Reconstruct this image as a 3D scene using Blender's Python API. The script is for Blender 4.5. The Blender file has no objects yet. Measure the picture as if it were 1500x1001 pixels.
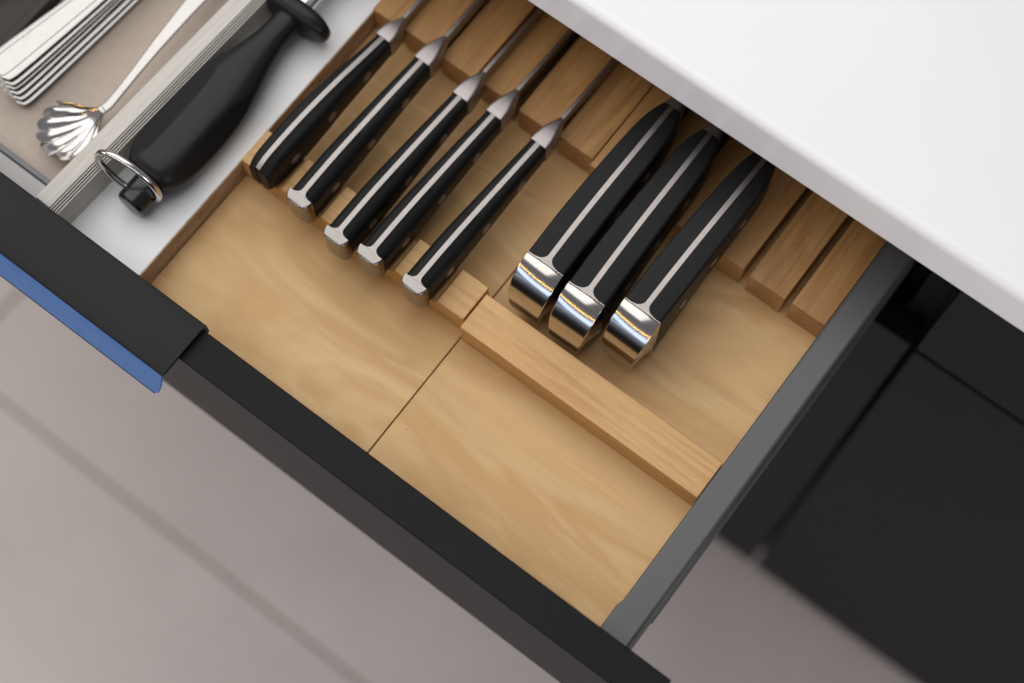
import bpy, bmesh, math, random
from mathutils import Vector, Matrix
random.seed(7)
S = bpy.context.scene
C = S.collection

# ------------------------------------------------------------------ camera
cam = bpy.data.cameras.new("camera")
co = bpy.data.objects.new("camera", cam); C.objects.link(co); S.camera = co
co.location = (0.19903, -0.13091, 0.88910)
co.rotation_euler = (0.32023, -0.00390, 0.64707)
cam.sensor_fit = 'HORIZONTAL'; cam.sensor_width = 36.0; cam.lens = 58.954
cam.clip_start = 0.02; cam.clip_end = 40
cam.dof.use_dof = True; cam.dof.focus_distance = 0.892; cam.dof.aperture_fstop = 3.2

# ------------------------------------------------------------------ light of the room
w = bpy.data.worlds.new("World"); S.world = w; w.use_nodes = True
bg = w.node_tree.nodes["Background"]
bg.inputs[0].default_value = (0.80, 0.81, 0.88, 1); bg.inputs[1].default_value = 0.22

def area(name, loc, target, sx, sy, power, col):
    l = bpy.data.lights.new(name, 'AREA'); l.shape = 'RECTANGLE'
    l.size = sx; l.size_y = sy; l.energy = power; l.color = col
    o = bpy.data.objects.new(name, l); C.objects.link(o)
    o.location = loc
    d = Vector(target) - Vector(loc)
    o.rotation_euler = d.to_track_quat('-Z', 'Y').to_euler()
    return o
area("ceiling_lamp", (-1.05, 0.42, 1.65), (-0.55, 0.27, 0), 2.7, 3.1, 46.0, (1.0, 0.985, 0.965))
area("window_light", (-0.35, -3.2, 0.90), (0, 0.1, 0.03), 5.0, 0.60, 25.0, (0.50, 0.66, 1.0))
area("strip_lamp", (-0.2, -1.75, 1.02), (0, 0.1, 0.03), 3.2, 0.032, 5.2, (1.0, 0.60, 0.13))
area("warm_floor_fill", (-1.8, -1.0, 0.30), (-0.9, -0.5, -0.875), 0.4, 0.4, 5.5, (1.0, 0.74, 0.48))  # unseen warm light, added to tint the floor at left
area("right_floor_fill", (1.7, -1.3, 0.30), (0.5, -0.2, -0.875), 0.7, 0.7, 8.0, (0.92, 0.92, 1.0))  # added fill out of view, brightens the floor at right

S.view_settings.view_transform = 'Standard'; S.view_settings.look = 'None'
S.view_settings.exposure = 0.14; S.view_settings.gamma = 1.0

# ------------------------------------------------------------------ materials
def mat(name):
    m = bpy.data.materials.new(name); m.use_nodes = True
    nt = m.node_tree; b = nt.nodes["Principled BSDF"]
    return m, nt, b
def N(nt, t, **kw):
    n = nt.nodes.new(t)
    for k, v in kw.items():
        if k.startswith('i_'):
            key = k[2:].replace('_', ' ')
            n.inputs[key].default_value = v
        else: setattr(n, k, v)
    return n
def coords(nt, scale, rnd=True, rot=(0, 0, 0)):
    tc = N(nt, 'ShaderNodeTexCoord')
    mp = N(nt, 'ShaderNodeMapping'); mp.inputs['Scale'].default_value = scale
    mp.inputs['Rotation'].default_value = rot
    nt.links.new(tc.outputs['Object'], mp.inputs['Vector'])
    if rnd:
        oi = N(nt, 'ShaderNodeObjectInfo')
        mu = N(nt, 'ShaderNodeMath', operation='MULTIPLY'); mu.inputs[1].default_value = 37.0
        nt.links.new(oi.outputs['Random'], mu.inputs[0])
        cb = N(nt, 'ShaderNodeCombineXYZ')
        for i in range(3): nt.links.new(mu.outputs[0], cb.inputs[i])
        ad = N(nt, 'ShaderNodeVectorMath', operation='ADD')
        nt.links.new(mp.outputs[0], ad.inputs[0]); nt.links.new(cb.outputs[0], ad.inputs[1])
        return ad.outputs[0]
    return mp.outputs[0]
def noise(nt, vec, scale, detail=3, rough=0.55, dist=0.0):
    n = N(nt, 'ShaderNodeTexNoise'); n.inputs['Scale'].default_value = scale
    n.inputs['Detail'].default_value = detail; n.inputs['Roughness'].default_value = rough
    n.inputs['Distortion'].default_value = dist
    nt.links.new(vec, n.inputs['Vector']); return n.outputs['Fac']
def ramp(nt, fac, stops):
    r = N(nt, 'ShaderNodeValToRGB'); e = r.color_ramp.elements
    while len(e) < len(stops): e.new(0.5)
    for k, (p, c) in enumerate(stops):
        e[k].position = p; e[k].color = (c[0], c[1], c[2], 1) if not isinstance(c, float) else (c, c, c, 1)
    nt.links.new(fac, r.inputs['Fac']); return r.outputs['Color']
def mix(nt, fac, a, b, mode='MIX'):
    m = N(nt, 'ShaderNodeMix', data_type='RGBA', blend_type=mode)
    for sock, v in ((m.inputs[0], fac), (m.inputs[6], a), (m.inputs[7], b)):
        if hasattr(v, 'links') or hasattr(v, 'is_linked'): nt.links.new(v, sock)
        elif isinstance(v, (int, float)): sock.default_value = v
        else: sock.default_value = (v[0], v[1], v[2], 1)
    return m.outputs[2]
def bump(nt, b, h, strength, dist=0.0005):
    n = N(nt, 'ShaderNodeBump'); n.inputs['Strength'].default_value = strength
    n.inputs['Distance'].default_value = dist
    nt.links.new(h, n.inputs['Height']); nt.links.new(n.outputs[0], b.inputs['Normal'])

def plain(name, col, rough=0.5, metal=0.0, spec=0.5, var=0.06, nscale=60, bmp=0.0, coat=0.0, dust=0.0):
    m, nt, b = mat(name)
    v = coords(nt, (1, 1, 1))
    f = noise(nt, v, nscale, 4)
    lo = tuple(c * (1 - var) for c in col); hi = tuple(min(1, c * (1 + var)) for c in col)
    cc = ramp(nt, f, [(0.3, lo), (0.7, hi)])
    if dust:
        vo = N(nt, 'ShaderNodeTexVoronoi'); vo.inputs['Scale'].default_value = 75
        nt.links.new(coords(nt, (1, 1, 1)), vo.inputs['Vector'])
        sp = ramp(nt, vo.outputs['Distance'], [(0.0, dust), (0.03, dust), (0.05, 0.0)])
        gate = ramp(nt, vo.outputs['Color'], [(0.66, 0.0), (0.68, 1.0)])
        cc = mix(nt, mix(nt, 1.0, sp, gate, 'MULTIPLY'), cc, (0.35, 0.34, 0.33))
        sm = noise(nt, coords(nt, (1, 1, 1)), 14, 4, 0.6, 0.8)
        cc = mix(nt, ramp(nt, sm, [(0.5, 0.0), (0.75, 0.35)]), cc, tuple(k * 1.6 for k in col))
    nt.links.new(cc, b.inputs['Base Color'])
    b.inputs['Metallic'].default_value = metal
    b.inputs['Specular IOR Level'].default_value = spec
    b.inputs['Coat Weight'].default_value = coat
    g = noise(nt, v, nscale * 3.1, 3)
    mr = N(nt, 'ShaderNodeMapRange'); mr.inputs['To Min'].default_value = rough * 0.88; mr.inputs['To Max'].default_value = rough * 1.12
    nt.links.new(g, mr.inputs['Value']); nt.links.new(mr.outputs[0], b.inputs['Roughness'])
    if bmp: bump(nt, b, noise(nt, v, 900, 2), bmp, 0.0002)
    return m

def wood(name, c1, c2, c3, axis, figure=1.0, fine=1.0, rough=0.5, specks=0.0, lines=420):
    """c1 light, c2 mid, c3 dark streak; axis 0 = grain along X, 1 = along Y"""
    m, nt, b = mat(name)
    st = lambda a, o: (a, o, o) if axis == 0 else (o, a, o)
    # broad figure, warped
    v1 = coords(nt, st(4, 15))
    f1 = noise(nt, v1, 1.0, 3, 0.5, 2.2)
    wv = N(nt, 'ShaderNodeMath', operation='MULTIPLY'); wv.inputs[1].default_value = 26.0 * figure
    nt.links.new(f1, wv.inputs[0])
    sn = N(nt, 'ShaderNodeMath', operation='SINE'); nt.links.new(wv.outputs[0], sn.inputs[0])
    mr = N(nt, 'ShaderNodeMapRange'); mr.inputs['From Min'].default_value = -1
    nt.links.new(sn.outputs[0], mr.inputs['Value'])
    broad = ramp(nt, mr.outputs[0], [(0.0, c2), (1.0, c1)])
    soft = noise(nt, coords(nt, st(6, 16)), 1.3, 2, 0.5)
    col = mix(nt, ramp(nt, soft, [(0.35, 0.0), (0.65, 0.5)]), broad, c2)
    # fibre lines
    v2 = coords(nt, st(16, lines))
    f2 = noise(nt, v2, 1.0, 3, 0.6)
    col = mix(nt, ramp(nt, f2, [(0.47, 0.0), (0.68, 0.62 * fine)]), col, c3)
    # pores
    v3 = coords(nt, st(120, 1500))
    f3 = noise(nt, v3, 1.0, 2, 0.5)
    col = mix(nt, ramp(nt, f3, [(0.60, 0.0), (0.70, 0.50 * fine)]), col, c3)
    if specks:
        vo = N(nt, 'ShaderNodeTexVoronoi'); vo.inputs['Scale'].default_value = 34
        nt.links.new(coords(nt, (1, 1, 1)), vo.inputs['Vector'])
        sp = ramp(nt, vo.outputs['Distance'], [(0.0, specks), (0.024, specks), (0.034, 0.0)])
        gate = ramp(nt, vo.outputs['Color'], [(0.52, 0.0), (0.54, 1.0)])
        sg = mix(nt, 1.0, sp, gate, 'MULTIPLY')
        col = mix(nt, sg, col, (0.03, 0.018, 0.01))
    nt.links.new(col, b.inputs['Base Color'])
    b.inputs['Roughness'].default_value = rough
    b.inputs['Specular IOR Level'].default_value = 0.35
    bump(nt, b, f2, 0.12, 0.0003)
    return m

M = {}
M['ply'] = wood('birch_plywood', (0.73, 0.485, 0.232), (0.595, 0.36, 0.15), (0.46, 0.26, 0.10), 0, 0.75, 0.26, 0.5, 0.8, 600)
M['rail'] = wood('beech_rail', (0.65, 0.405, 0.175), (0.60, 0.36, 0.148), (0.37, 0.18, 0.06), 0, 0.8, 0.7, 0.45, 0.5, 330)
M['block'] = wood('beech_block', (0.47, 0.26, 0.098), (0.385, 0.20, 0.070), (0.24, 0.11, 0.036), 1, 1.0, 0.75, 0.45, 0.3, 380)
M['black_lam'] = plain('black_laminate', (0.0085, 0.0085, 0.0092), 0.46, spec=0.12, var=0.10, nscale=300, bmp=0.10, dust=0.35)
M['black_door'] = plain('black_cabinet_front', (0.0062, 0.0060, 0.0064), 0.5, spec=0.14, var=0.10, nscale=200, bmp=0.08)
M['carcass'] = plain('dark_carcass', (0.006, 0.006, 0.006), 0.7, spec=0.2)
M['handle_black'] = plain('black_handle_coating', (0.0070, 0.0073, 0.0076), 0.44, spec=0.2, dust=0.35, var=0.08, nscale=400, bmp=0.06)
M['handle_blue'] = plain('blue_handle_lip', (0.060, 0.165, 0.42), 0.38, spec=0.5, var=0.08, nscale=150)  # even blue base colour for the lip
M['front_edge'] = plain('black_front_core', (0.030, 0.026, 0.022), 0.40, spec=0.3)
M['side_grey'] = plain('anthracite_side', (0.098, 0.099, 0.101), 0.42, metal=0.2, spec=0.4, var=0.03, nscale=900, bmp=0.06)
M['counter'] = plain('white_counter', (0.86, 0.86, 0.865), 0.22, spec=0.4, var=0.008, nscale=12)
M['melamine'] = plain('white_melamine', (0.82, 0.82, 0.82), 0.4, spec=0.4, var=0.012, nscale=25)
M['beige'] = plain('beige_plastic', (0.46, 0.385, 0.325), 0.5, spec=0.35, var=0.04, nscale=160, bmp=0.05)
M['slate'] = plain('slate_plastic', (0.16, 0.165, 0.175), 0.5)
M['lightgrey'] = plain('light_grey_plastic', (0.40, 0.38, 0.375), 0.45)
M['dark_insert'] = plain('dark_insert', (0.030, 0.025, 0.022), 0.5, spec=0.3)
M['scale'] = plain('black_knife_scale', (0.0090, 0.0090, 0.0095), 0.46, spec=0.17, var=0.12, nscale=500, bmp=0.10, dust=0.3)
M['rubber'] = plain('black_rubber', (0.0095, 0.0092, 0.0102), 0.38, spec=0.27, var=0.08, nscale=300, bmp=0.05)
M['gloss_black'] = plain('gloss_black_plastic', (0.009, 0.009, 0.009), 0.2, spec=0.5)
M['groove'] = plain('groove_black', (0.012, 0.011, 0.010), 0.6)
M['gap'] = plain('gap_black', (0.02, 0.014, 0.01), 0.8)

def steel(name, col, rough, scratch, axis=0):
    m, nt, b = mat(name)
    sc = (1500, 60, 60) if axis == 1 else (60, 1500, 60)
    v = coords(nt, sc)
    f = noise(nt, v, 1.0, 3, 0.6)
    spot = noise(nt, coords(nt, (1, 1, 1)), 260, 4)
    c = mix(nt, ramp(nt, spot, [(0.55, 0.0), (0.8, 0.5)]), col, tuple(k * 0.72 for k in col))
    nt.links.new(c, b.inputs['Base Color'])
    b.inputs['Metallic'].default_value = 1.0
    mr = N(nt, 'ShaderNodeMapRange'); mr.inputs['To Min'].default_value = rough * 0.7; mr.inputs['To Max'].default_value = rough * 1.3
    nt.links.new(f, mr.inputs['Value']); nt.links.new(mr.outputs[0], b.inputs['Roughness'])
    if scratch: bump(nt, b, f, scratch, 0.0001)
    return m
M['tang'] = steel('satin_steel', (0.315, 0.29, 0.278), 0.38, 0.10)
M['bolster'] = steel('matte_forged_steel', (0.42, 0.385, 0.38), 0.46, 0.12)
M['cap'] = steel('polished_cap_steel', (0.52, 0.49, 0.47), 0.15, 0.02)
M['slim_cap'] = steel('brushed_cap_steel', (0.27, 0.25, 0.24), 0.22, 0.06)
M['blade'] = steel('blade_steel', (0.40, 0.37, 0.35), 0.32, 0.1)
M['chrome'] = steel('polished_steel', (0.66, 0.63, 0.61), 0.17, 0.0)
M['cutlery'] = steel('cutlery_steel', (0.45, 0.43, 0.415), 0.28, 0.03)
M['rod'] = steel('blue_white_rod', (0.80, 0.86, 0.90), 0.25, 0.1)
M['rivet'] = plain('rivet_brown_steel', (0.22, 0.17, 0.135), 0.4, metal=0.3)

# chipboard
m, nt, b = mat('raw_chipboard'); v = coords(nt, (1, 0.35, 1.6))
f = noise(nt, v, 260, 5, 0.75); g = noise(nt, v, 90, 3)
col = ramp(nt, f, [(0.30, (0.12, 0.07, 0.04)), (0.48, (0.46, 0.32, 0.205)), (0.68, (0.62, 0.48, 0.34))])
col = mix(nt, ramp(nt, g, [(0.4, 0.0), (0.7, 0.5)]), col, (0.40, 0.29, 0.21))
nt.links.new(col, b.inputs['Base Color']); b.inputs['Roughness'].default_value = 0.8
M['chip'] = m
# grey washed divider wood
m, nt, b = mat('grey_washed_wood'); v = coords(nt, (700, 22, 22))
f = noise(nt, v, 1.0, 3, 0.6)
nt.links.new(ramp(nt, f, [(0.3, (0.47, 0.445, 0.40)), (0.7, (0.60, 0.575, 0.53))]), b.inputs['Base Color'])
b.inputs['Roughness'].default_value = 0.5
M['grey_wood'] = m
# floor tile
m, nt, b = mat('floor_tile'); v = coords(nt, (1, 1, 1))
f = noise(nt, v, 2.6, 5, 0.6, 0.4); g = noise(nt, v, 60, 4, 0.6)
col = ramp(nt, f, [(0.3, (0.52, 0.475, 0.455)), (0.7, (0.64, 0.59, 0.565))])
col = mix(nt, ramp(nt, g, [(0.4, 0.0), (0.7, 0.25)]), col, (0.50, 0.455, 0.435))
nt.links.new(col, b.inputs['Base Color']); b.inputs['Roughness'].default_value = 0.42
M['tile'] = m
M['grout'] = plain('grout', (0.44, 0.385, 0.345), 0.8)

# ------------------------------------------------------------------ building helpers
def thing(name, label, cat, loc=(0, 0, 0), rz=0.0, group=None):
    o = bpy.data.objects.new(name, None); C.objects.link(o)
    o.empty_display_size = 0.02
    o.location = loc; o.rotation_euler = (0, 0, rz)
    o['label'] = label; o['category'] = cat
    if group: o['group'] = group
    return o
def mesh_obj(name, verts, faces, material, parent=None, smooth=None, mats=None, fmat=None):
    me = bpy.data.meshes.new(name); me.from_pydata([tuple(v) for v in verts], [], faces)
    bm = bmesh.new(); bm.from_mesh(me); bmesh.ops.recalc_face_normals(bm, faces=bm.faces); bm.to_mesh(me); bm.free()
    me.materials.append(material)
    if mats:
        for x in mats: me.materials.append(x)
    if fmat:
        for p in me.polygons: p.material_index = fmat(p)
    if smooth is not None:
        for p in me.polygons: p.use_smooth = True
        me.set_sharp_from_angle(angle=math.radians(smooth))
    o = bpy.data.objects.new(name, me); C.objects.link(o)
    if parent:
        o.parent = parent
    return o
def bevel(o, wd, seg=2):
    mo = o.modifiers.new('bevel', 'BEVEL'); mo.width = wd; mo.segments = seg; mo.limit_method = 'ANGLE'
    mo.angle_limit = math.radians(35); mo.harden_normals = False
    for p in o.data.polygons: p.use_smooth = True
    o.data.set_sharp_from_angle(angle=math.radians(40))
    return o
def box(name, x0, x1, y0, y1, z0, z1, material, parent=None, bev=0.0, seg=2):
    px, py, pz = (parent.location if parent else (0, 0, 0))
    v = [(x - px, y - py, z - pz) for z in (z0, z1) for y in (y0, y1) for x in (x0, x1)]
    f = [(0, 2, 3, 1), (4, 5, 7, 6), (0, 1, 5, 4), (2, 6, 7, 3), (0, 4, 6, 2), (1, 3, 7, 5)]
    o = mesh_obj(name, v, f, material, parent)
    if bev: bevel(o, bev, seg)
    return o
def loft(name, rings, material, parent=None, closed=True, caps=True, smooth=35):
    n = len(rings[0]); v = [p for r in rings for p in r]; f = []
    for i in range(len(rings) - 1):
        for j in range(n if closed else n - 1):
            k = (j + 1) % n
            f.append((i * n + j, i * n + k, (i + 1) * n + k, (i + 1) * n + j))
    if caps:
        f.append(tuple(range(n))); f.append(tuple((len(rings) - 1) * n + j for j in range(n)))
    return mesh_obj(name, v, f, material, parent, smooth)
def prism(name, poly, axis, a, b, material, parent=None, bev=0.0, smooth=None, seg=2):
    """extrude a 2-D polygon along axis: 'x' poly=(y,z); 'y' poly=(x,z); 'z' poly=(x,y)"""
    px, py, pz = (parent.location if parent else (0, 0, 0))
    def P(p, t):
        q = (t, p[0], p[1]) if axis == 'x' else (p[0], t, p[1]) if axis == 'y' else (p[0], p[1], t)
        return (q[0] - px, q[1] - py, q[2] - pz)
    n = len(poly)
    v = [P(p, a) for p in poly] + [P(p, b) for p in poly]
    f = [tuple(range(n)), tuple(range(2 * n - 1, n - 1, -1))] + [(i, (i + 1) % n, n + (i + 1) % n, n + i) for i in range(n)]
    o = mesh_obj(name, v, f, material, parent, smooth)
    if bev: bevel(o, bev, seg)
    return o
def interp(tab, t):
    if t <= tab[0][0]: return tab[0][1]
    for (a, va), (b_, vb) in zip(tab, tab[1:]):
        if t <= b_:
            u = (t - a) / (b_ - a); return va + (vb - va) * u
    return tab[-1][1]
def smoothtab(tab, t):
    """monotone-ish cubic (Catmull-Rom) lookup"""
    if t <= tab[0][0]: return tab[0][1]
    if t >= tab[-1][0]: return tab[-1][1]
    for i in range(len(tab) - 1):
        if t <= tab[i + 1][0]: break
    x0, y0 = tab[i]; x1, y1 = tab[i + 1]
    s = (y1 - y0) / (x1 - x0)
    sl = (y0 - tab[i - 1][1]) / (x0 - tab[i - 1][0]) if i > 0 else s
    sr = (tab[i + 2][1] - y1) / (tab[i + 2][0] - x1) if i + 2 < len(tab) else s
    m0 = (s + sl) / 2; m1 = (s + sr) / 2; h = x1 - x0; u = (t - x0) / h
    return (2*u**3 - 3*u**2 + 1)*y0 + (u**3 - 2*u**2 + u)*h*m0 + (-2*u**3 + 3*u**2)*y1 + (u**3 - u**2)*h*m1

# ------------------------------------------------------------------ setting: floor, cabinets, counter
ZF = -0.875
fl = mesh_obj('floor', [(-6, -6, ZF - .004), (6, -6, ZF - .004), (6, 3, ZF - .004), (-6, 3, ZF - .004)], [(0, 1, 2, 3)], M['grout'])
fl['kind'] = 'structure'; fl['label'] = 'pale tiled kitchen floor with grout lines below the drawer'
TW, TH, G = 1.196, 0.596, 0.004
for iy in range(-5, 2):
    for ix in range(-3, 3):
        x0 = -0.62 + ix * 1.2 + (0.6 if iy % 2 else 0.0); y0 = -0.0515 + iy * 0.6 + G / 2
        t = box('floor_tile', x0, x0 + TW, y0, y0 + TH, ZF - .0035, ZF + random.uniform(-.0002, .0002), M['tile'], fl, 0.0012)

# this cabinet
YC = 0.271
cab = thing('base_cabinet', 'black base cabinet below the open drawer, with a dark recess beside the drawer side', 'cabinet', (-0.35, YC, ZF))
box('door', -0.9, 0.2032, YC, YC + .019, -0.7752, -0.0775, M['black_door'], cab, 0.0012)
box('side_panel', 0.1885, 0.2045, YC + .0195, 0.82, -0.7752, 0.0715, M['carcass'], cab)
box('back_panel', -0.9, 0.188, 0.80, 0.815, -0.7752, 0.0715, M['carcass'], cab)
box('shelf', -0.9, 0.1882, YC + .022, 0.799, -0.108, -0.092, M['carcass'], cab)
box('plinth', -0.9, 0.2045, YC + .06, YC + .075, ZF, -0.777, M['black_door'], cab)
box('runner', 0.1800, 0.1880, YC + .035, 0.78, -0.075, -0.045, M['carcass'], cab, 0.001)
box('top_rail', -0.9, 0.188, 0.70, 0.78, 0.055, 0.0712, M['carcass'], cab)
nb = thing('base_cabinet', 'black neighbouring base cabinet at right with its drawer and door shut', 'cabinet', (0.5, YC, ZF))
box('drawer_front', 0.2070, 0.9, YC, YC + .019, -0.0772, 0.0502, M['black_door'], nb, 0.0012)
box('door', 0.2070, 0.9, YC, YC + .019, -0.7752, -0.0812, M['black_door'], nb, 0.0012)
box('side_panel', 0.2050, 0.221, YC + .0195, 0.82, -0.7752, 0.0715, M['carcass'], nb)
box('plinth', 0.2050, 0.9, YC + .06, YC + .075, ZF, -0.777, M['black_door'], nb)

ct = thing('countertop', 'thick white countertop overhanging the knives at upper right', 'countertop', (0.2, 0.245, 0.0787))
box('slab', -1.2, 1.3, 0.2452, 0.9, 0.0787, 0.1148, M['counter'], ct, 0.0055, 6)

# ------------------------------------------------------------------ the drawer
dr = thing('drawer', 'open black drawer with grey side wall and black front panel', 'drawer', (-0.2, 0, -0.074))
box('front_panel', -0.62, 0.2032, -0.020, 0.0, -0.0738, 0.0502, M['black_lam'], dr, 0.0008, 3)
# right side wall with its front bracket
sx = 0.1597
prism('side_wall', [(sx - .0012, 0.0005), (sx - .0012, 0.0178), (sx, 0.0212), (sx, 0.475), (sx + .0163, 0.475), (sx + .0163, 0.0005)], 'z', -0.055, 0.0305, M['side_grey'], dr, 0.0016, seg=3)
box('runner_rail', sx + .0150, sx + .0172, 0.034, 0.47, -0.050, -0.046, M['slate'], dr, 0.0004)
box('side_wall', -0.62, -0.605, 0.0005, 0.475, -0.055, 0.0305, M['side_grey'], dr, 0.001)
box('bottom_panel', -0.6045, sx - .0003, 0.0005, 0.475, -0.0240, -0.0082, M['melamine'], dr)
box('back_panel', -0.6045, sx - .0003, 0.4755, 0.49, -0.0240, 0.0300, M['side_grey'], dr)
# bent handle plate over the front: top plate + blue outer lip
plate = [(0.0022, 0.0440), (0.0022, 0.0528), (0.0014, 0.0545), (0.0, 0.0550), (-0.0315, 0.0550), (-0.0330, 0.0544), (-0.0334, 0.0534), (-0.0322, 0.0528), (-0.0310, 0.0522), (-0.0008, 0.0522), (0.0004, 0.0510), (0.0004, 0.0440)]
hp = prism('handle', plate, 'x', -0.60, -0.0990, M['handle_black'], dr, smooth=24)
# lip: sheet that turns down and out from the plate edge, rounded lower corner
lp = []
for (y, z) in ((-0.03345, 0.0538), (-0.0352, 0.0505), (-0.0372, 0.0452), (-0.0398, 0.0385), (-0.0405, 0.0368)):
    lp.append((y, z))
rings = []
for k, (y, z) in enumerate(lp):
    xr = -0.0990 - (0.0 if k < 3 else (0.0012 if k == 3 else 0.0034))
    rings.append([(-0.60, y, z), (xr, y, z), (xr, y + .0012, z - .0006), (-0.60, y + .0012, z - .0006)])
lip = loft('lip', [[(x + .2, y, z + .074) for x, y, z in r] for r in rings], M['handle_blue'], hp, smooth=60)
box('edge_strip', -0.60, -0.1026, -0.0408, -0.0396, 0.0352, 0.0366, M['handle_black'], dr).parent = dr
lip['label'] = 'blue outer lip of the handle'

# ------------------------------------------------------------------ liner board, cutlery tray, divider
lb = thing('liner_board', 'white melamine board with raw brown chipboard edge under the sharpening steel', 'board', (-0.19, 0.2, -0.008))
box('panel', -0.2290, -0.1606, 0.0012, 0.47, -0.0080, 0.0177, M['melamine'], lb)
box('raw_edge', -0.16055, -0.1598, 0.0012, 0.47, -0.0078, 0.0176, M['chip'], lb)

tr = thing('cutlery_tray', 'beige plastic cutlery tray with a dark slate strip at far left', 'tray', (-0.3, 0.2, -0.008))
box('tray_floor', -0.3130, -0.2296, 0.0190, 0.47, -0.0078, 0.0125, M['beige'], tr)
box('rim', -0.3130, -0.2200, 0.0155, 0.0188, 0.0, 0.0300, M['slate'], tr, 0.0006)  # narrow dark strip between tray floor and flange
box('front_flange', -0.3130, -0.2200, 0.0026, 0.0153, 0.0, 0.0285, M['lightgrey'], tr, 0.0008)
di = thing('dark_insert', 'dark brown compartment insert at the top left corner', 'tray insert', (-0.36, 0.2, -0.008))
box('base', -0.45, -0.3134, 0.0026, 0.47, -0.0078, 0.0135, M['dark_insert'], di)
box('wall', -0.3200, -0.3136, 0.0190, 0.47, 0.0137, 0.0205, M['dark_insert'], di, 0.001)

# tray divider: grey top board, ribbed right face
dv = thing('tray_divider', 'long grey wooden divider with fine black lines beside the sharpening steel', 'divider', (-.2214, 0.0045, 0.0126), -0.036)
def lbox(name, x0, x1, y0, y1, z0, z1, m_, parent, bev=0.0):
    v = [(x, y, z) for z in (z0, z1) for y in (y0, y1) for x in (x0, x1)]
    f = [(0, 2, 3, 1), (4, 5, 7, 6), (0, 1, 5, 4), (2, 6, 7, 3), (0, 4, 6, 2), (1, 3, 7, 5)]
    o = mesh_obj(name, v, f, m_, parent)
    if bev: bevel(o, bev)
    return o
LD = 0.46
lbox('top_board', -0.0055, 0.0050, 0, LD, 0.0, 0.0275, M['grey_wood'], dv, 0.0004)
for k in range(4):
    xr = 0.0050 + 0.00128 * k
    lbox('groove', xr + .00002, xr + 0.00070, 0.0002, LD, 0.004, 0.0266 - 0.0006 * k, M['groove'], dv)
    lbox('rib', xr + .00072, xr + 0.00126, 0, LD, 0.004, 0.0274 - 0.0006 * k, M['grey_wood'], dv)
lbox('foot', 0.00512, 0.0082, 0.018, LD, 0.0052, 0.0150, M['lightgrey'], dv, 0.0005)

# ------------------------------------------------------------------ wooden knife trays
# slots run along Y; the blocks between the slots are separate parts
def knife_tray(label, x0, x1, yb, slots, zt):
    t = thing('knife_tray', label, 'knife tray', ((x0 + x1) / 2, 0.2, -0.0078))
    box('base_board', x0, x1, 0.0018, 0.455, -0.0075, 0.0, M['ply'], t, 0.0002, 1)
    xs = [x0] + [v for s in slots for v in (s[0], s[1])] + [x1]
    for i in range(0, len(xs), 2):
        dz = (0.0, 0.0004, -0.0003, 0.0003, -0.0004, 0.0002)[i // 2]
        dy = (0.0, 0.0005, -0.0003, 0.0004, -0.0004, 0.0001)[i // 2]
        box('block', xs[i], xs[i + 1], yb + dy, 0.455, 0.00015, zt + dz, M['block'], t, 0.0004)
    return t
tl = knife_tray('birch knife tray at left with five slim knives resting in its notched rail', -0.1594, -0.0006, 0.2145,
    [(-0.1414, -0.1366), (-0.1134, -0.1086), (-0.0854, -0.0806), (-0.0574, -0.0526), (-0.0294, -0.0246)], 0.0224)
trr = knife_tray('birch knife tray at right holding three thick knives and two empty slots', 0.0002, 0.1592, 0.2108,
    [(0.0206, 0.0256), (0.0487, 0.0537), (0.0768, 0.0818), (0.1052, 0.1097), (0.1332, 0.1377)], 0.0228)
# plain rail, right
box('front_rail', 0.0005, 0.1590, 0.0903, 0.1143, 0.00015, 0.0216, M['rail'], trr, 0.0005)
# notched rail, left
KX = [-0.1392, -0.1110, -0.0806, -0.0585, -0.0285]
prof = [(-0.1592, 0.0216)]
for x in KX:
    hw = 0.0098
    prof += [(x - hw, 0.0216), (x - hw + .0022, 0.0150), (x + hw - .0022, 0.0150), (x + hw, 0.0216)]
prof += [(-0.0007, 0.0216), (-0.0007, 0.00015), (-0.1592, 0.00015)]
prism('front_rail', prof, 'y', 0.0946, 0.1180, M['rail'], tl, 0.0005)

# ------------------------------------------------------------------ knives
def ring_side(y, s, xi, xo, zt, zb, r, crown=0.0004, seg=4):
    pts = [(s * xi, y, zb), (s * xi, y, zt)]
    for k in range(seg + 1):
        a = math.pi / 2 * (1 - k / seg)
        pts.append((s * (xo - r + r * math.cos(a)), y, zt - crown - r + r * math.sin(a)))
    for k in range(seg + 1):
        a = -math.pi / 2 * k / seg
        pts.append((s * (xo - r + r * math.cos(a)), y, zb + r + r * math.sin(a)))
    return pts
def ring_full(y, xo, zt, zb, r, crown=0.0, seg=4):
    pts = []
    for s, rng in ((1, range(seg + 1)), (-1, range(seg, -1, -1))):
        for k in rng:
            a = math.pi / 2 * (1 - k / seg)
            pts.append((s * (xo - r + r * math.cos(a)), y, zt - crown - r + r * math.sin(a)))
        if s == 1:
            for k in range(seg + 1):
                a = -math.pi / 2 * k / seg
                pts.append(((xo - r + r * math.cos(a)), y, zb + r + r * math.sin(a)))
            for k in range(seg, -1, -1):
                a = -math.pi / 2 * k / seg
                pts.append((-(xo - r + r * math.cos(a)), y, zb + r + r * math.sin(a)))
    return pts
def disc_x(name, x, y, z, r, h, material, parent, n=20):
    s = 1 if x > 0 else -1
    rings = [[(x - s * .0015, y + r * math.cos(a), z + r * math.sin(a)) for a in [2 * math.pi * k / n for k in range(n)]],
             [(x + s * h * .6, y + r * math.cos(a), z + r * math.sin(a)) for a in [2 * math.pi * k / n for k in range(n)]],
             [(x + s * h, y + r * .93 * math.cos(a), z + r * .93 * math.sin(a)) for a in [2 * math.pi * k / n for k in range(n)]]]
    return loft(name, rings, material, parent, smooth=40)

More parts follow.
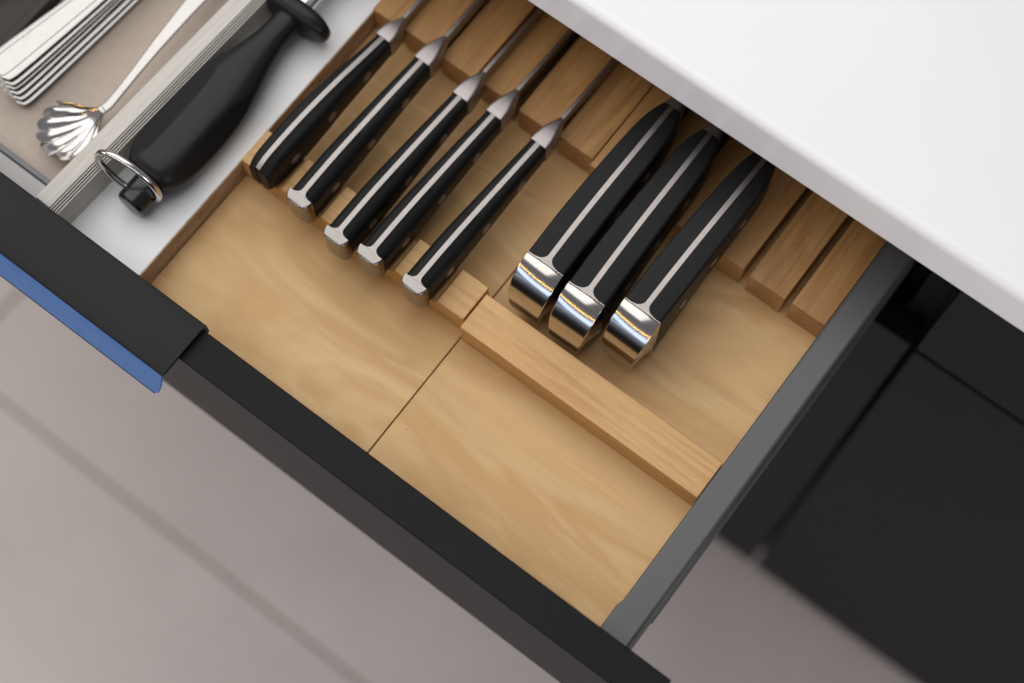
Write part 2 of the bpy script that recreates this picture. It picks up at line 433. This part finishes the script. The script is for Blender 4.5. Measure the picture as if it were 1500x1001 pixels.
TG = 0.00145     # half width of the tang strip
def fillet(y, yb, wfull, depth):
    """half width of steel at distance y past the cap boundary yb: wide at yb, tang at yb+depth"""
    u = (y - yb) / depth
    if u >= 1: return TG
    if u <= 0: return wfull
    return TG + (wfull - TG) * (1 - math.sqrt(max(0, 1 - (1 - u) ** 2)))
def make_knife(t, L, top, bot, wid, r, yb, capdepth, capfn, bol, blade, riv, crown=0.0004, scale_mat='scale'):
    """handle from y=0 (rear) to L; top/bot/wid tables along y"""
    zt = lambda y: smoothtab(top, y); zb = lambda y: smoothtab(bot, y); hw = lambda y: smoothtab(wid, y) / 2
    ys = []
    y = yb
    if capfn:
        ys = [yb + capdepth * k / 7 for k in range(8)]; y = ys[-1]
    n = 26
    ys += [y + (L - y) * k / n for k in range(0 if not capfn else 1, n + 1)]
    # scales
    for s in (-1, 1):
        rings = []
        for y in ys:
            xi = fillet(y, yb, hw(y) * 0.66, capdepth) if capfn else TG
            xi = min(xi, hw(y) - .0022)
            # the outer half of the boundary slants back a little
            rings.append(ring_side(y, s, xi, hw(y), zt(y), zb(y), min(r, hw(y) - xi - .0003), crown))
        sc = loft('scale', rings, M[scale_mat], t, smooth=40)
        for (ry, rz) in riv:
            d = disc_x('rivet', s * hw(ry), ry, rz, 0.0034, 0.00025, M['rivet'], sc)
    # tang strip
    rings = []
    for y in (ys if capfn else [.0009] + ys[1:]):
        xi = fillet(y, yb, hw(y) * 0.66, capdepth) if capfn else TG
        xi = min(xi, hw(y) - .0022) - .00003
        e = 0.00018
        rings.append([(-xi, y, zb(y) - e), (-xi, y, zt(y) + e), (xi, y, zt(y) + e), (xi, y, zb(y) - e)])
    loft('tang', rings, M['tang'], t, smooth=30)
    if capfn: capfn(t, yb, zt, zb, hw)
    # bolster
    rings = []
    for (y, w_, a, b_, rr) in bol: rings.append(ring_full(y, w_ / 2, a, b_, rr))
    loft('bolster', rings, M['bolster'], t, smooth=60)
    # blade: spine on top, edge below
    rings = []
    for (y, z1, z0, th) in blade:
        rings.append([(-th / 2, y, z1 - .0003), (-th / 2 + .0003, y, z1), (th / 2 - .0003, y, z1), (th / 2, y, z1 - .0003), (th / 2 * .8, y, (z1 + z0) / 2), (0.00015, y, z0), (-0.00015, y, z0), (-th / 2 * .8, y, (z1 + z0) / 2)])
    loft('blade', rings, M['blade'], t, smooth=30)

# --- slim knives -------------------------------------------------------
def slim_cap(t, yb, zt, zb, hw):
    H = hw(yb)
    rings = []
    #  y, half width factor, dz at top, dz at bottom
    for (y, f, dt, db) in ((-0.0013, .30, .0010, .0035), (-0.0010, .52, .0004, .0024), (-0.0003, .76, .00015, .0014), (0.0007, .90, 0, .0008), (0.0020, .975, 0, .0003), (0.0036, 1.0, 0, 0), (yb - .00004, 1.01, 0, 0)):
        rings.append(ring_full(y, H * f, zt(max(y, 0)) + .00018 - dt, zb(max(y, 0)) + db, 0.0009 + (0.0006 if y < .003 else 0), 0.0002, 4))
    loft('end_cap', rings, M['slim_cap'], t, smooth=30)
slim_top = [(0, .0408), (.010, .0415), (.035, .0420), (.070, .0400), (.1115, .0366)]
slim_bot = [(0, .0176), (.006, .0166), (.020, .0162), (.035, .0166), (.060, .0180), (.090, .0195), (.1115, .0190)]
slim_wid = [(0, .0156), (.010, .0158), (.040, .0156), (.075, .0138), (.1115, .0113)]
slim_bol = [(.1116, .0115, .0368, .0188, .0014), (.1155, .0116, .0368, .0186, .0018), (.1195, .0109, .0367, .0180, .0022), (.1235, .0093, .0363, .0172, .0024), (.1265, .0075, .0357, .0162, .0022), (.1290, .0058, .0350, .0150, .0018), (.1312, .0042, .0342, .0140, .0012), (.1335, .0028, .0333, .0130, .0008)]
slim_blade = [(.1330, .0332, .0125, .0027), (.150, .0325, .0060, .0026), (.200, .0312, .0045, .0024), (.250, .0290, .0050, .0022), (.285, .0240, .0080, .0018), (.300, .0150, .0120, .0010)]
def slim(label, loc, rz):
    t = thing('knife', label, 'knife', loc, rz, 'slim knives in the left tray')
    make_knife(t, .1115, slim_top, slim_bot, slim_wid, .0058, .0050, .0036, slim_cap, slim_bol, slim_blade,
               [(.024, .0285), (.056, .0295), (.088, .0285)])
    return t
def dup(root, loc, rz, label):
    r_ = root.copy(); C.objects.link(r_); r_.location = loc; r_.rotation_euler = (0, 0, rz); r_['label'] = label
    for ch in list(root.children):
        c = ch.copy(); C.objects.link(c); c.parent = r_
        for g in list(ch.children):
            d = g.copy(); C.objects.link(d); d.parent = c
    return r_
yw = lambda xe, xs_, L: -math.atan2(xs_ - xe, L)
k2 = slim('slim black knife with steel cap, next to the capless one in the left tray', (-.1112, .0880, 0), yw(-.1113, -.1108, .11))
dup(k2, (-.0812, .0832, 0), yw(-.0812, -.0797, .11), 'slim capped knife third from the white board, its handle almost touching the next one')
dup(k2, (-.0598, .0856, .0002), yw(-.0598, -.0578, .11), 'slim capped knife squeezed against its neighbour, second nearest to the thick knives')
dup(k2, (-.0300, .0868, 0), yw(-.0300, -.0273, .11), 'slim capped knife standing apart beside the bare wood, nearest to the thick knives')
# --- K1: capless, curved, bevelled
k1 = thing('knife', 'capless slim black knife with bowed handle beside the white board', 'knife', (-.1402, .0900, 0), yw(-.1402, -.1382, .108), 'slim knives in the left tray')
make_knife(k1, .1085, [(0, .0405), (.006, .0432), (.020, .0446), (.040, .0446), (.070, .0415), (.090, .0378), (.1085, .0346)],
    [(0, .0200), (.010, .0165), (.030, .0165), (.060, .0185), (.090, .0180), (.1085, .0175)],
    [(0, .0130), (.004, .0146), (.012, .0152), (.045, .0156), (.080, .0132), (.1085, .0108)], .0036, 0.0, .003, None,
    [(.1086, .0110, .0348, .0172, .0014), (.1120, .0111, .0348, .0172, .0018), (.1160, .0104, .0346, .0168, .0022), (.1200, .0084, .0340, .0160, .0022), (.1230, .0058, .0330, .0150, .0018), (.1255, .0034, .0322, .0140, .0010), (.1275, .0027, .0316, .0130, .0008)],
    [(.1272, .0316, .0128, .0026), (.150, .0305, .0060, .0025), (.200, .0285, .0045, .0023), (.230, .0200, .0080, .0016), (.240, .0150, .0120, .0010)],
    [(.022, .0285), (.054, .0300), (.086, .0280)], crown=0.0012)

lbox('butt_filler', -.00160, .00160, .0004, .0040, .0205, .0385, M['scale'], k1)
# --- thick knives ------------------------------------------------------
ARC = [(.0200, .0564), (.0190, .0562), (.0180, .0559), (.0170, .0556), (.0160, .0552), (.0150, .0548), (.0140, .0543), (.0130, .05375), (.0120, .0531), (.0110, .0524), (.0100, .0516), (.0090, .05075), (.0080, .0498), (.0072, .0490), (.0064, .0481), (.0056, .0471), (.0048, .0460), (.0040, .0448), (.0033, .0436), (.0026, .0423), (.0020, .0410), (.0014, .0394),
       (.0009, .0376), (.0005, .0355), (.0002, .0328), (.0000, .0290), (0, .0255), (.0001, .0222), (.0005, .0185), (.0012, .0150), (.0024, .0122), (.0042, .0100), (.0068, .0086), (.0100, .0080)]
def fat_cap(t, yb, zt, zb, hw):
    H = hw(yb); rings = []
    cy, cz = yb + .0006, .0330
    top0 = zt(yb) + .00018
    pts = [(yb - .00004, top0 + (0))] + ARC
    n = len(pts)
    for k, (y, z) in enumerate(pts):
        if k == 0: nrm = (-0.2, 0.98)
        else:
            a = pts[max(k - 1, 0)]; b_ = pts[min(k + 1, n - 1)]
            ty, tz = b_[0] - a[0], b_[1] - a[1]; l = math.hypot(ty, tz)
            nrm = (tz / l, -ty / l)
            if nrm[0] > 0.3: nrm = (-nrm[0], -nrm[1])
        W = H * (1.0 - 0.30 * max(0, (0.050 - z) / 0.042) ** 1.5) * 1.005
        # ring in the plane of x and the line from the profile point to the hidden core
        q = (yb - .00004, .0086)
        ring = []
        cr = .0006
        for s in (1, -1):
            seq = [(W - cr, 0), (W - cr * .3, -cr * .3), (W, -cr)]
            if s == -1: seq = seq[::-1]
            for (xx, d) in seq:
                ring.append((s * xx, y + nrm[0] * d, z + nrm[1] * d))
            if s == 1:
                ring.append((W, q[0], q[1])); ring.append((-W, q[0], q[1]))
        # bulge of the face across x
        ring = [(x, y_ + 0.0016 * (abs(x) / H) ** 2.5 * max(0.0, min(1.0, (.0200 - y) / .014)), z_) for x, y_, z_ in ring]
        rings.append(ring)
    loft('end_cap', rings, M['cap'], t, smooth=32)
fat_top = [(.012, .0560), (.0206, .0568), (.045, .0592), (.075, .0594), (.105, .0574), (.137, .0550)]
fat_bot = [(.012, .0082), (.0206, .0090), (.034, .0140), (.055, .0225), (.080, .0265), (.110, .0265), (.137, .0240)]
fat_wid = [(.012, .0232), (.0206, .0234), (.045, .0236), (.085, .0222), (.108, .0210), (.120, .0194), (.130, .0160), (.137, .0110)]
fat_bol = [(.1371, .0111, .0551, .0238, .0022), (.1400, .0096, .0548, .0215, .0028), (.1440, .0070, .0544, .0170, .0024), (.1480, .0048, .0540, .0110, .0016), (.1510, .0036, .0535, .0060, .0010)]
fat_blade = [(.1506, .0534, .0058, .0035), (.180, .0520, .0030, .0033), (.240, .0480, .0030, .0030), (.290, .0380, .0050, .0024), (.318, .0200, .0120, .0014)]
def fat(label, loc, rz):
    t = thing('knife', label, 'knife', loc, rz, 'thick knives with big steel caps in the right tray')
    make_knife(t, .137, fat_top, fat_bot, fat_wid, .0016, .0206, .0050, fat_cap, fat_bol, fat_blade, [(.044, .0350), (.072, .0400), (.100, .0400)], crown=0.0004)
    return t
k6 = fat('thick knife with steel end cap, its butt overlapping the seam of the two trays', (.0230, .1165, 0), 0)
dup(k6, (.0508, .1160, 0), 0.012, 'thick knife in the middle of the three with big steel end caps')
dup(k6, (.0792, .1262, 0), -0.018, 'thick knife with big steel cap, nearest to the two empty slots')

# ------------------------------------------------------------------ sharpening steel
st = thing('sharpening_steel', 'black handled sharpening steel with a hanging ring on the white board', 'sharpening steel', (-.1885, .0505, .0177))
prof_w = [(0, .0105), (.0015, .0135), (.004, .0155), (.009, .0178), (.018, .0192), (.034, .0200), (.050, .0198), (.066, .0184), (.080, .0158), (.094, .0122), (.106, .0095), (.116, .0084), (.126, .0086)]
prof_h = [(0, .0085), (.0015, .0108), (.004, .0125), (.009, .0138), (.018, .0144), (.034, .0146), (.050, .0146), (.066, .0140), (.080, .0128), (.094, .0110), (.106, .0096), (.116, .0090), (.126, .0092)]
cl = [(Vector((-.45, 0, .90)), .0147), (Vector((.88, 0, .47)), .0172)]
rings = []
NS = 44
for i in range(61):
    y = .126 * (i / 60) ** 1.15
    a_, b_ = smoothtab(prof_w, y), smoothtab(prof_h, y)
    ring = []
    for k in range(72):
        th = 2 * math.pi * k / 72
        c_, s_ = math.cos(th), math.sin(th)
        e = 2.35
        x = a_ * math.copysign(abs(c_) ** (2 / e), c_); z = b_ * math.copysign(abs(s_) ** (2 / e), s_)
        if True:
            for nrm, dist in cl:
                nn = nrm.normalized(); d = x * nn.x + z * nn.z - dist
                if d > 0: x -= nn.x * d; z -= nn.z * d
        ring.append((x + 0.0, y, z + .0150))
    rings.append(ring)
loft('handle', rings, M['rubber'], st, smooth=28)
# butt cylinder that carries the ring
def tube_y(name, prof, cx, cz, material, parent, n=36, smooth=35):
    return loft(name, [[(cx + r * math.cos(2 * math.pi * k / n), y, cz + r * math.sin(2 * math.pi * k / n)) for k in range(n)] for y, r in prof], material, parent, smooth=smooth)
tube_y('end_plug', [(-.0172, .0066), (-.0168, .0080), (-.0158, .0088), (-.0145, .0091), (-.004, .0092), (.0012, .0092)], .0015, .0112, M['gloss_black'], st)
# ring
R0, r0 = .0190, .0019
v = []; f = []
for i in range(64):
    a = 2 * math.pi * i / 64
    for j in range(14):
        b2 = 2 * math.pi * j / 14
        rr = R0 + r0 * math.cos(b2)
        v.append((-.0044 + rr * math.cos(a), -.0066 + r0 * math.sin(b2) + 0.06 * rr * math.sin(a) + 0.13 * rr * math.cos(a), .0255 + rr * math.sin(a) - .12 * rr * math.cos(a)))
for i in range(64):
    for j in range(14):
        f.append((i * 14 + j, ((i + 1) % 64) * 14 + j, ((i + 1) % 64) * 14 + (j + 1) % 14, i * 14 + (j + 1) % 14))
mesh_obj('hanging_ring', v, f, M['chrome'], st, 60)
# guard
rings = []
for (y, sx_, sz_) in ((.1245, .0150, .0105), (.1262, .0212, .0128), (.1280, .0238, .0138), (.1310, .0243, .0141), (.1335, .0236, .0136), (.1350, .0205, .0118), (.1358, .0150, .0085)):
    rings.append([(math.copysign(abs(math.cos(t_)) ** .8, math.cos(t_)) * sx_, y, .0150 + math.copysign(abs(math.sin(t_)) ** .85, math.sin(t_)) * sz_) for t_ in [2 * math.pi * k / 40 for k in range(40)]])
loft('guard', rings, M['rubber'], st, smooth=50)
rings = []
for (y, r) in ((.1352, .0062), (.33, .0060), (.40, .0052), (.404, .002)):
    rings.append([((r + .00025 * (k % 2)) * math.cos(2 * math.pi * k / 48), y, .0150 + (r + .00025 * (k % 2)) * math.sin(2 * math.pi * k / 48)) for k in range(48)])
loft('rod', rings, M['rod'], st, smooth=50)

# ------------------------------------------------------------------ shell spoon
sn = thing('shell_spoon', 'shiny spoon with scalloped shell bowl leaning on the grey divider', 'spoon', (-.2385, .0745, .0128))
v = []; f = []
NR, NA = 26, 113
Rb = .0445; axis0 = math.radians(-107)     # direction of the bowl axis from the neck
for side in (0, 1):
    for i in range(NR + 1):
        u = i / NR
        for j in range(NA):
            s_ = j / (NA - 1) * 2 - 1
            ang = axis0 + s_ * math.radians(40) * (0.55 + .45 * min(1, u * 1.6))
            flute = 2 * abs(math.cos(s_ * math.pi * 4.0)) ** .8 - 1
            env = max(0, (u - .25) / .75)
            rim = Rb * (1 - .34 * s_ * s_ + .022 * flute * (1 - s_ ** 6) * env)
            r = .004 + (rim - .004) * u
            depth = .0075 * (math.sin(math.pi * min(1, (u * .93))) ** .8) * (1 - s_ ** 2 * .75)
            z = .0135 - depth + .0011 * flute * env
            if u > .86: z += .0008 * ((u - .86) / .14) ** 1.5
            v.append((r * math.cos(ang), r * math.sin(ang), z - side * .0011))
W_ = NA
for side in (0, 1):
    o_ = side * (NR + 1) * NA
    for i in range(NR):
        for j in range(NA - 1):
            f.append((o_ + i * W_ + j, o_ + i * W_ + j + 1, o_ + (i + 1) * W_ + j + 1, o_ + (i + 1) * W_ + j))
o2 = (NR + 1) * NA
for j in range(NA - 1):
    f.append((NR * W_ + j, NR * W_ + j + 1, o2 + NR * W_ + j + 1, o2 + NR * W_ + j)); f.append((j, j + 1, o2 + j + 1, o2 + j))
for i in range(NR):
    f.append((i * W_, (i + 1) * W_, o2 + (i + 1) * W_, o2 + i * W_)); f.append((i * W_ + W_ - 1, (i + 1) * W_ + W_ - 1, o2 + (i + 1) * W_ + W_ - 1, o2 + i * W_ + W_ - 1))
mesh_obj('bowl', v, f, M['chrome'], sn, 80)
hand = [(-.006, .0030, .0132, -.0020), (0, .0027, .0140, -.0004), (.010, .0026, .0162, .0002), (.025, .0028, .0182, .0000), (.045, .0036, .0192, -.0010), (.070, .0046, .0190, -.0022), (.095, .0058, .0180, -.0034), (.120, .0064, .0172, -.0044), (.140, .0052, .0168, -.0050), (.143, .003, .0166, -.0052)]
loft('handle', [ring_full(y, w_, z, z - .0024, .0010) and [(x + dx, yy, zz) for (x, yy, zz) in ring_full(y, w_, z, z - .0024, .0010, .0003)] for (y, w_, z, dx) in hand], M['cutlery'], sn, smooth=50)

# ------------------------------------------------------------------ stacked cutlery handles
def cutlery_handle(label, loc, rz, group):
    t = thing('cutlery', label, 'cutlery', loc, rz, group)
    tab = [(0, .0060), (.0012, .0088), (.0035, .0100), (.010, .0103), (.030, .0096), (.060, .0082), (.090, .0066), (.120, .0050), (.170, .0036)]
    ys = [0, .0006, .0014, .0024, .004, .007, .012, .02, .03, .045, .06, .08, .10, .12, .145, .17]
    rings = []
    for y in ys:
        w_ = smoothtab(tab, y); zc = .0022 - .004 * (y / .17) + .003 * (y / .17) ** 2
        e = min(.0004, .0001 + y * .3)
        rings.append([(-w_ + .0005, y, zc - .0018), (-w_, y, zc - .0010), (-w_, y, zc - .0003), (-w_ + .0006, y, zc), (-w_ * .66, y, zc + .0002), (-w_ * .63, y, zc - .0003), (-w_ * .58, y, zc - .0003), (-w_ * .55, y, zc + .0003), (0, y, zc + .0006),
                      (w_ * .55, y, zc + .0003), (w_ * .58, y, zc - .0003), (w_ * .63, y, zc - .0003), (w_ * .66, y, zc + .0002), (w_ - .0006, y, zc), (w_, y, zc - .0003), (w_, y, zc - .0010), (w_ - .0005, y, zc - .0018)])
    loft('handle', rings, M['cutlery'], t, smooth=35)
    bw = [(.170, .0036), (.178, .0080), (.190, .0160), (.205, .0200), (.222, .0190), (.236, .0130), (.242, .004)]
    rings = []
    for y, w_ in bw:
        d = .006 * (1 - ((y - .206) / .036) ** 2)
        ring = []
        for k in range(9):
            s_ = k / 4 - 1; ring.append((w_ * s_, y, .0010 - d * (1 - s_ * s_)))
        for k in range(8, -1, -1):
            s_ = k / 4 - 1; ring.append((w_ * s_, y, .0010 - d * (1 - s_ * s_) - .0012))
        rings.append(ring)
    loft('bowl', rings, M['cutlery'], t, smooth=50)
    return t
GR = 'stacked cutlery in the beige tray'
top = cutlery_handle('topmost cutlery handle of the stack, with engraved border line', (-.2985, .0490, .0345), -0.145, GR)
labs = ['cutlery handle directly under the topmost one of the stack', 'third cutlery handle from the top of the stack', 'fourth cutlery handle from the top of the stack',
        'cutlery handle second from the bottom of the stack', 'lowest cutlery handle of the stack on the beige tray']
for k, lab in enumerate(labs):
    dup(top, (-.2970 + .0013 * k + random.uniform(-.0008, .0008), .0484 - .0006 * k, .0308 - .0037 * k), -0.138 + .012 * k + random.uniform(-.016, .016), lab)
dup(top, (-.3560, .0900, .0200), -0.12, 'lone cutlery handle in the dark insert at the corner')
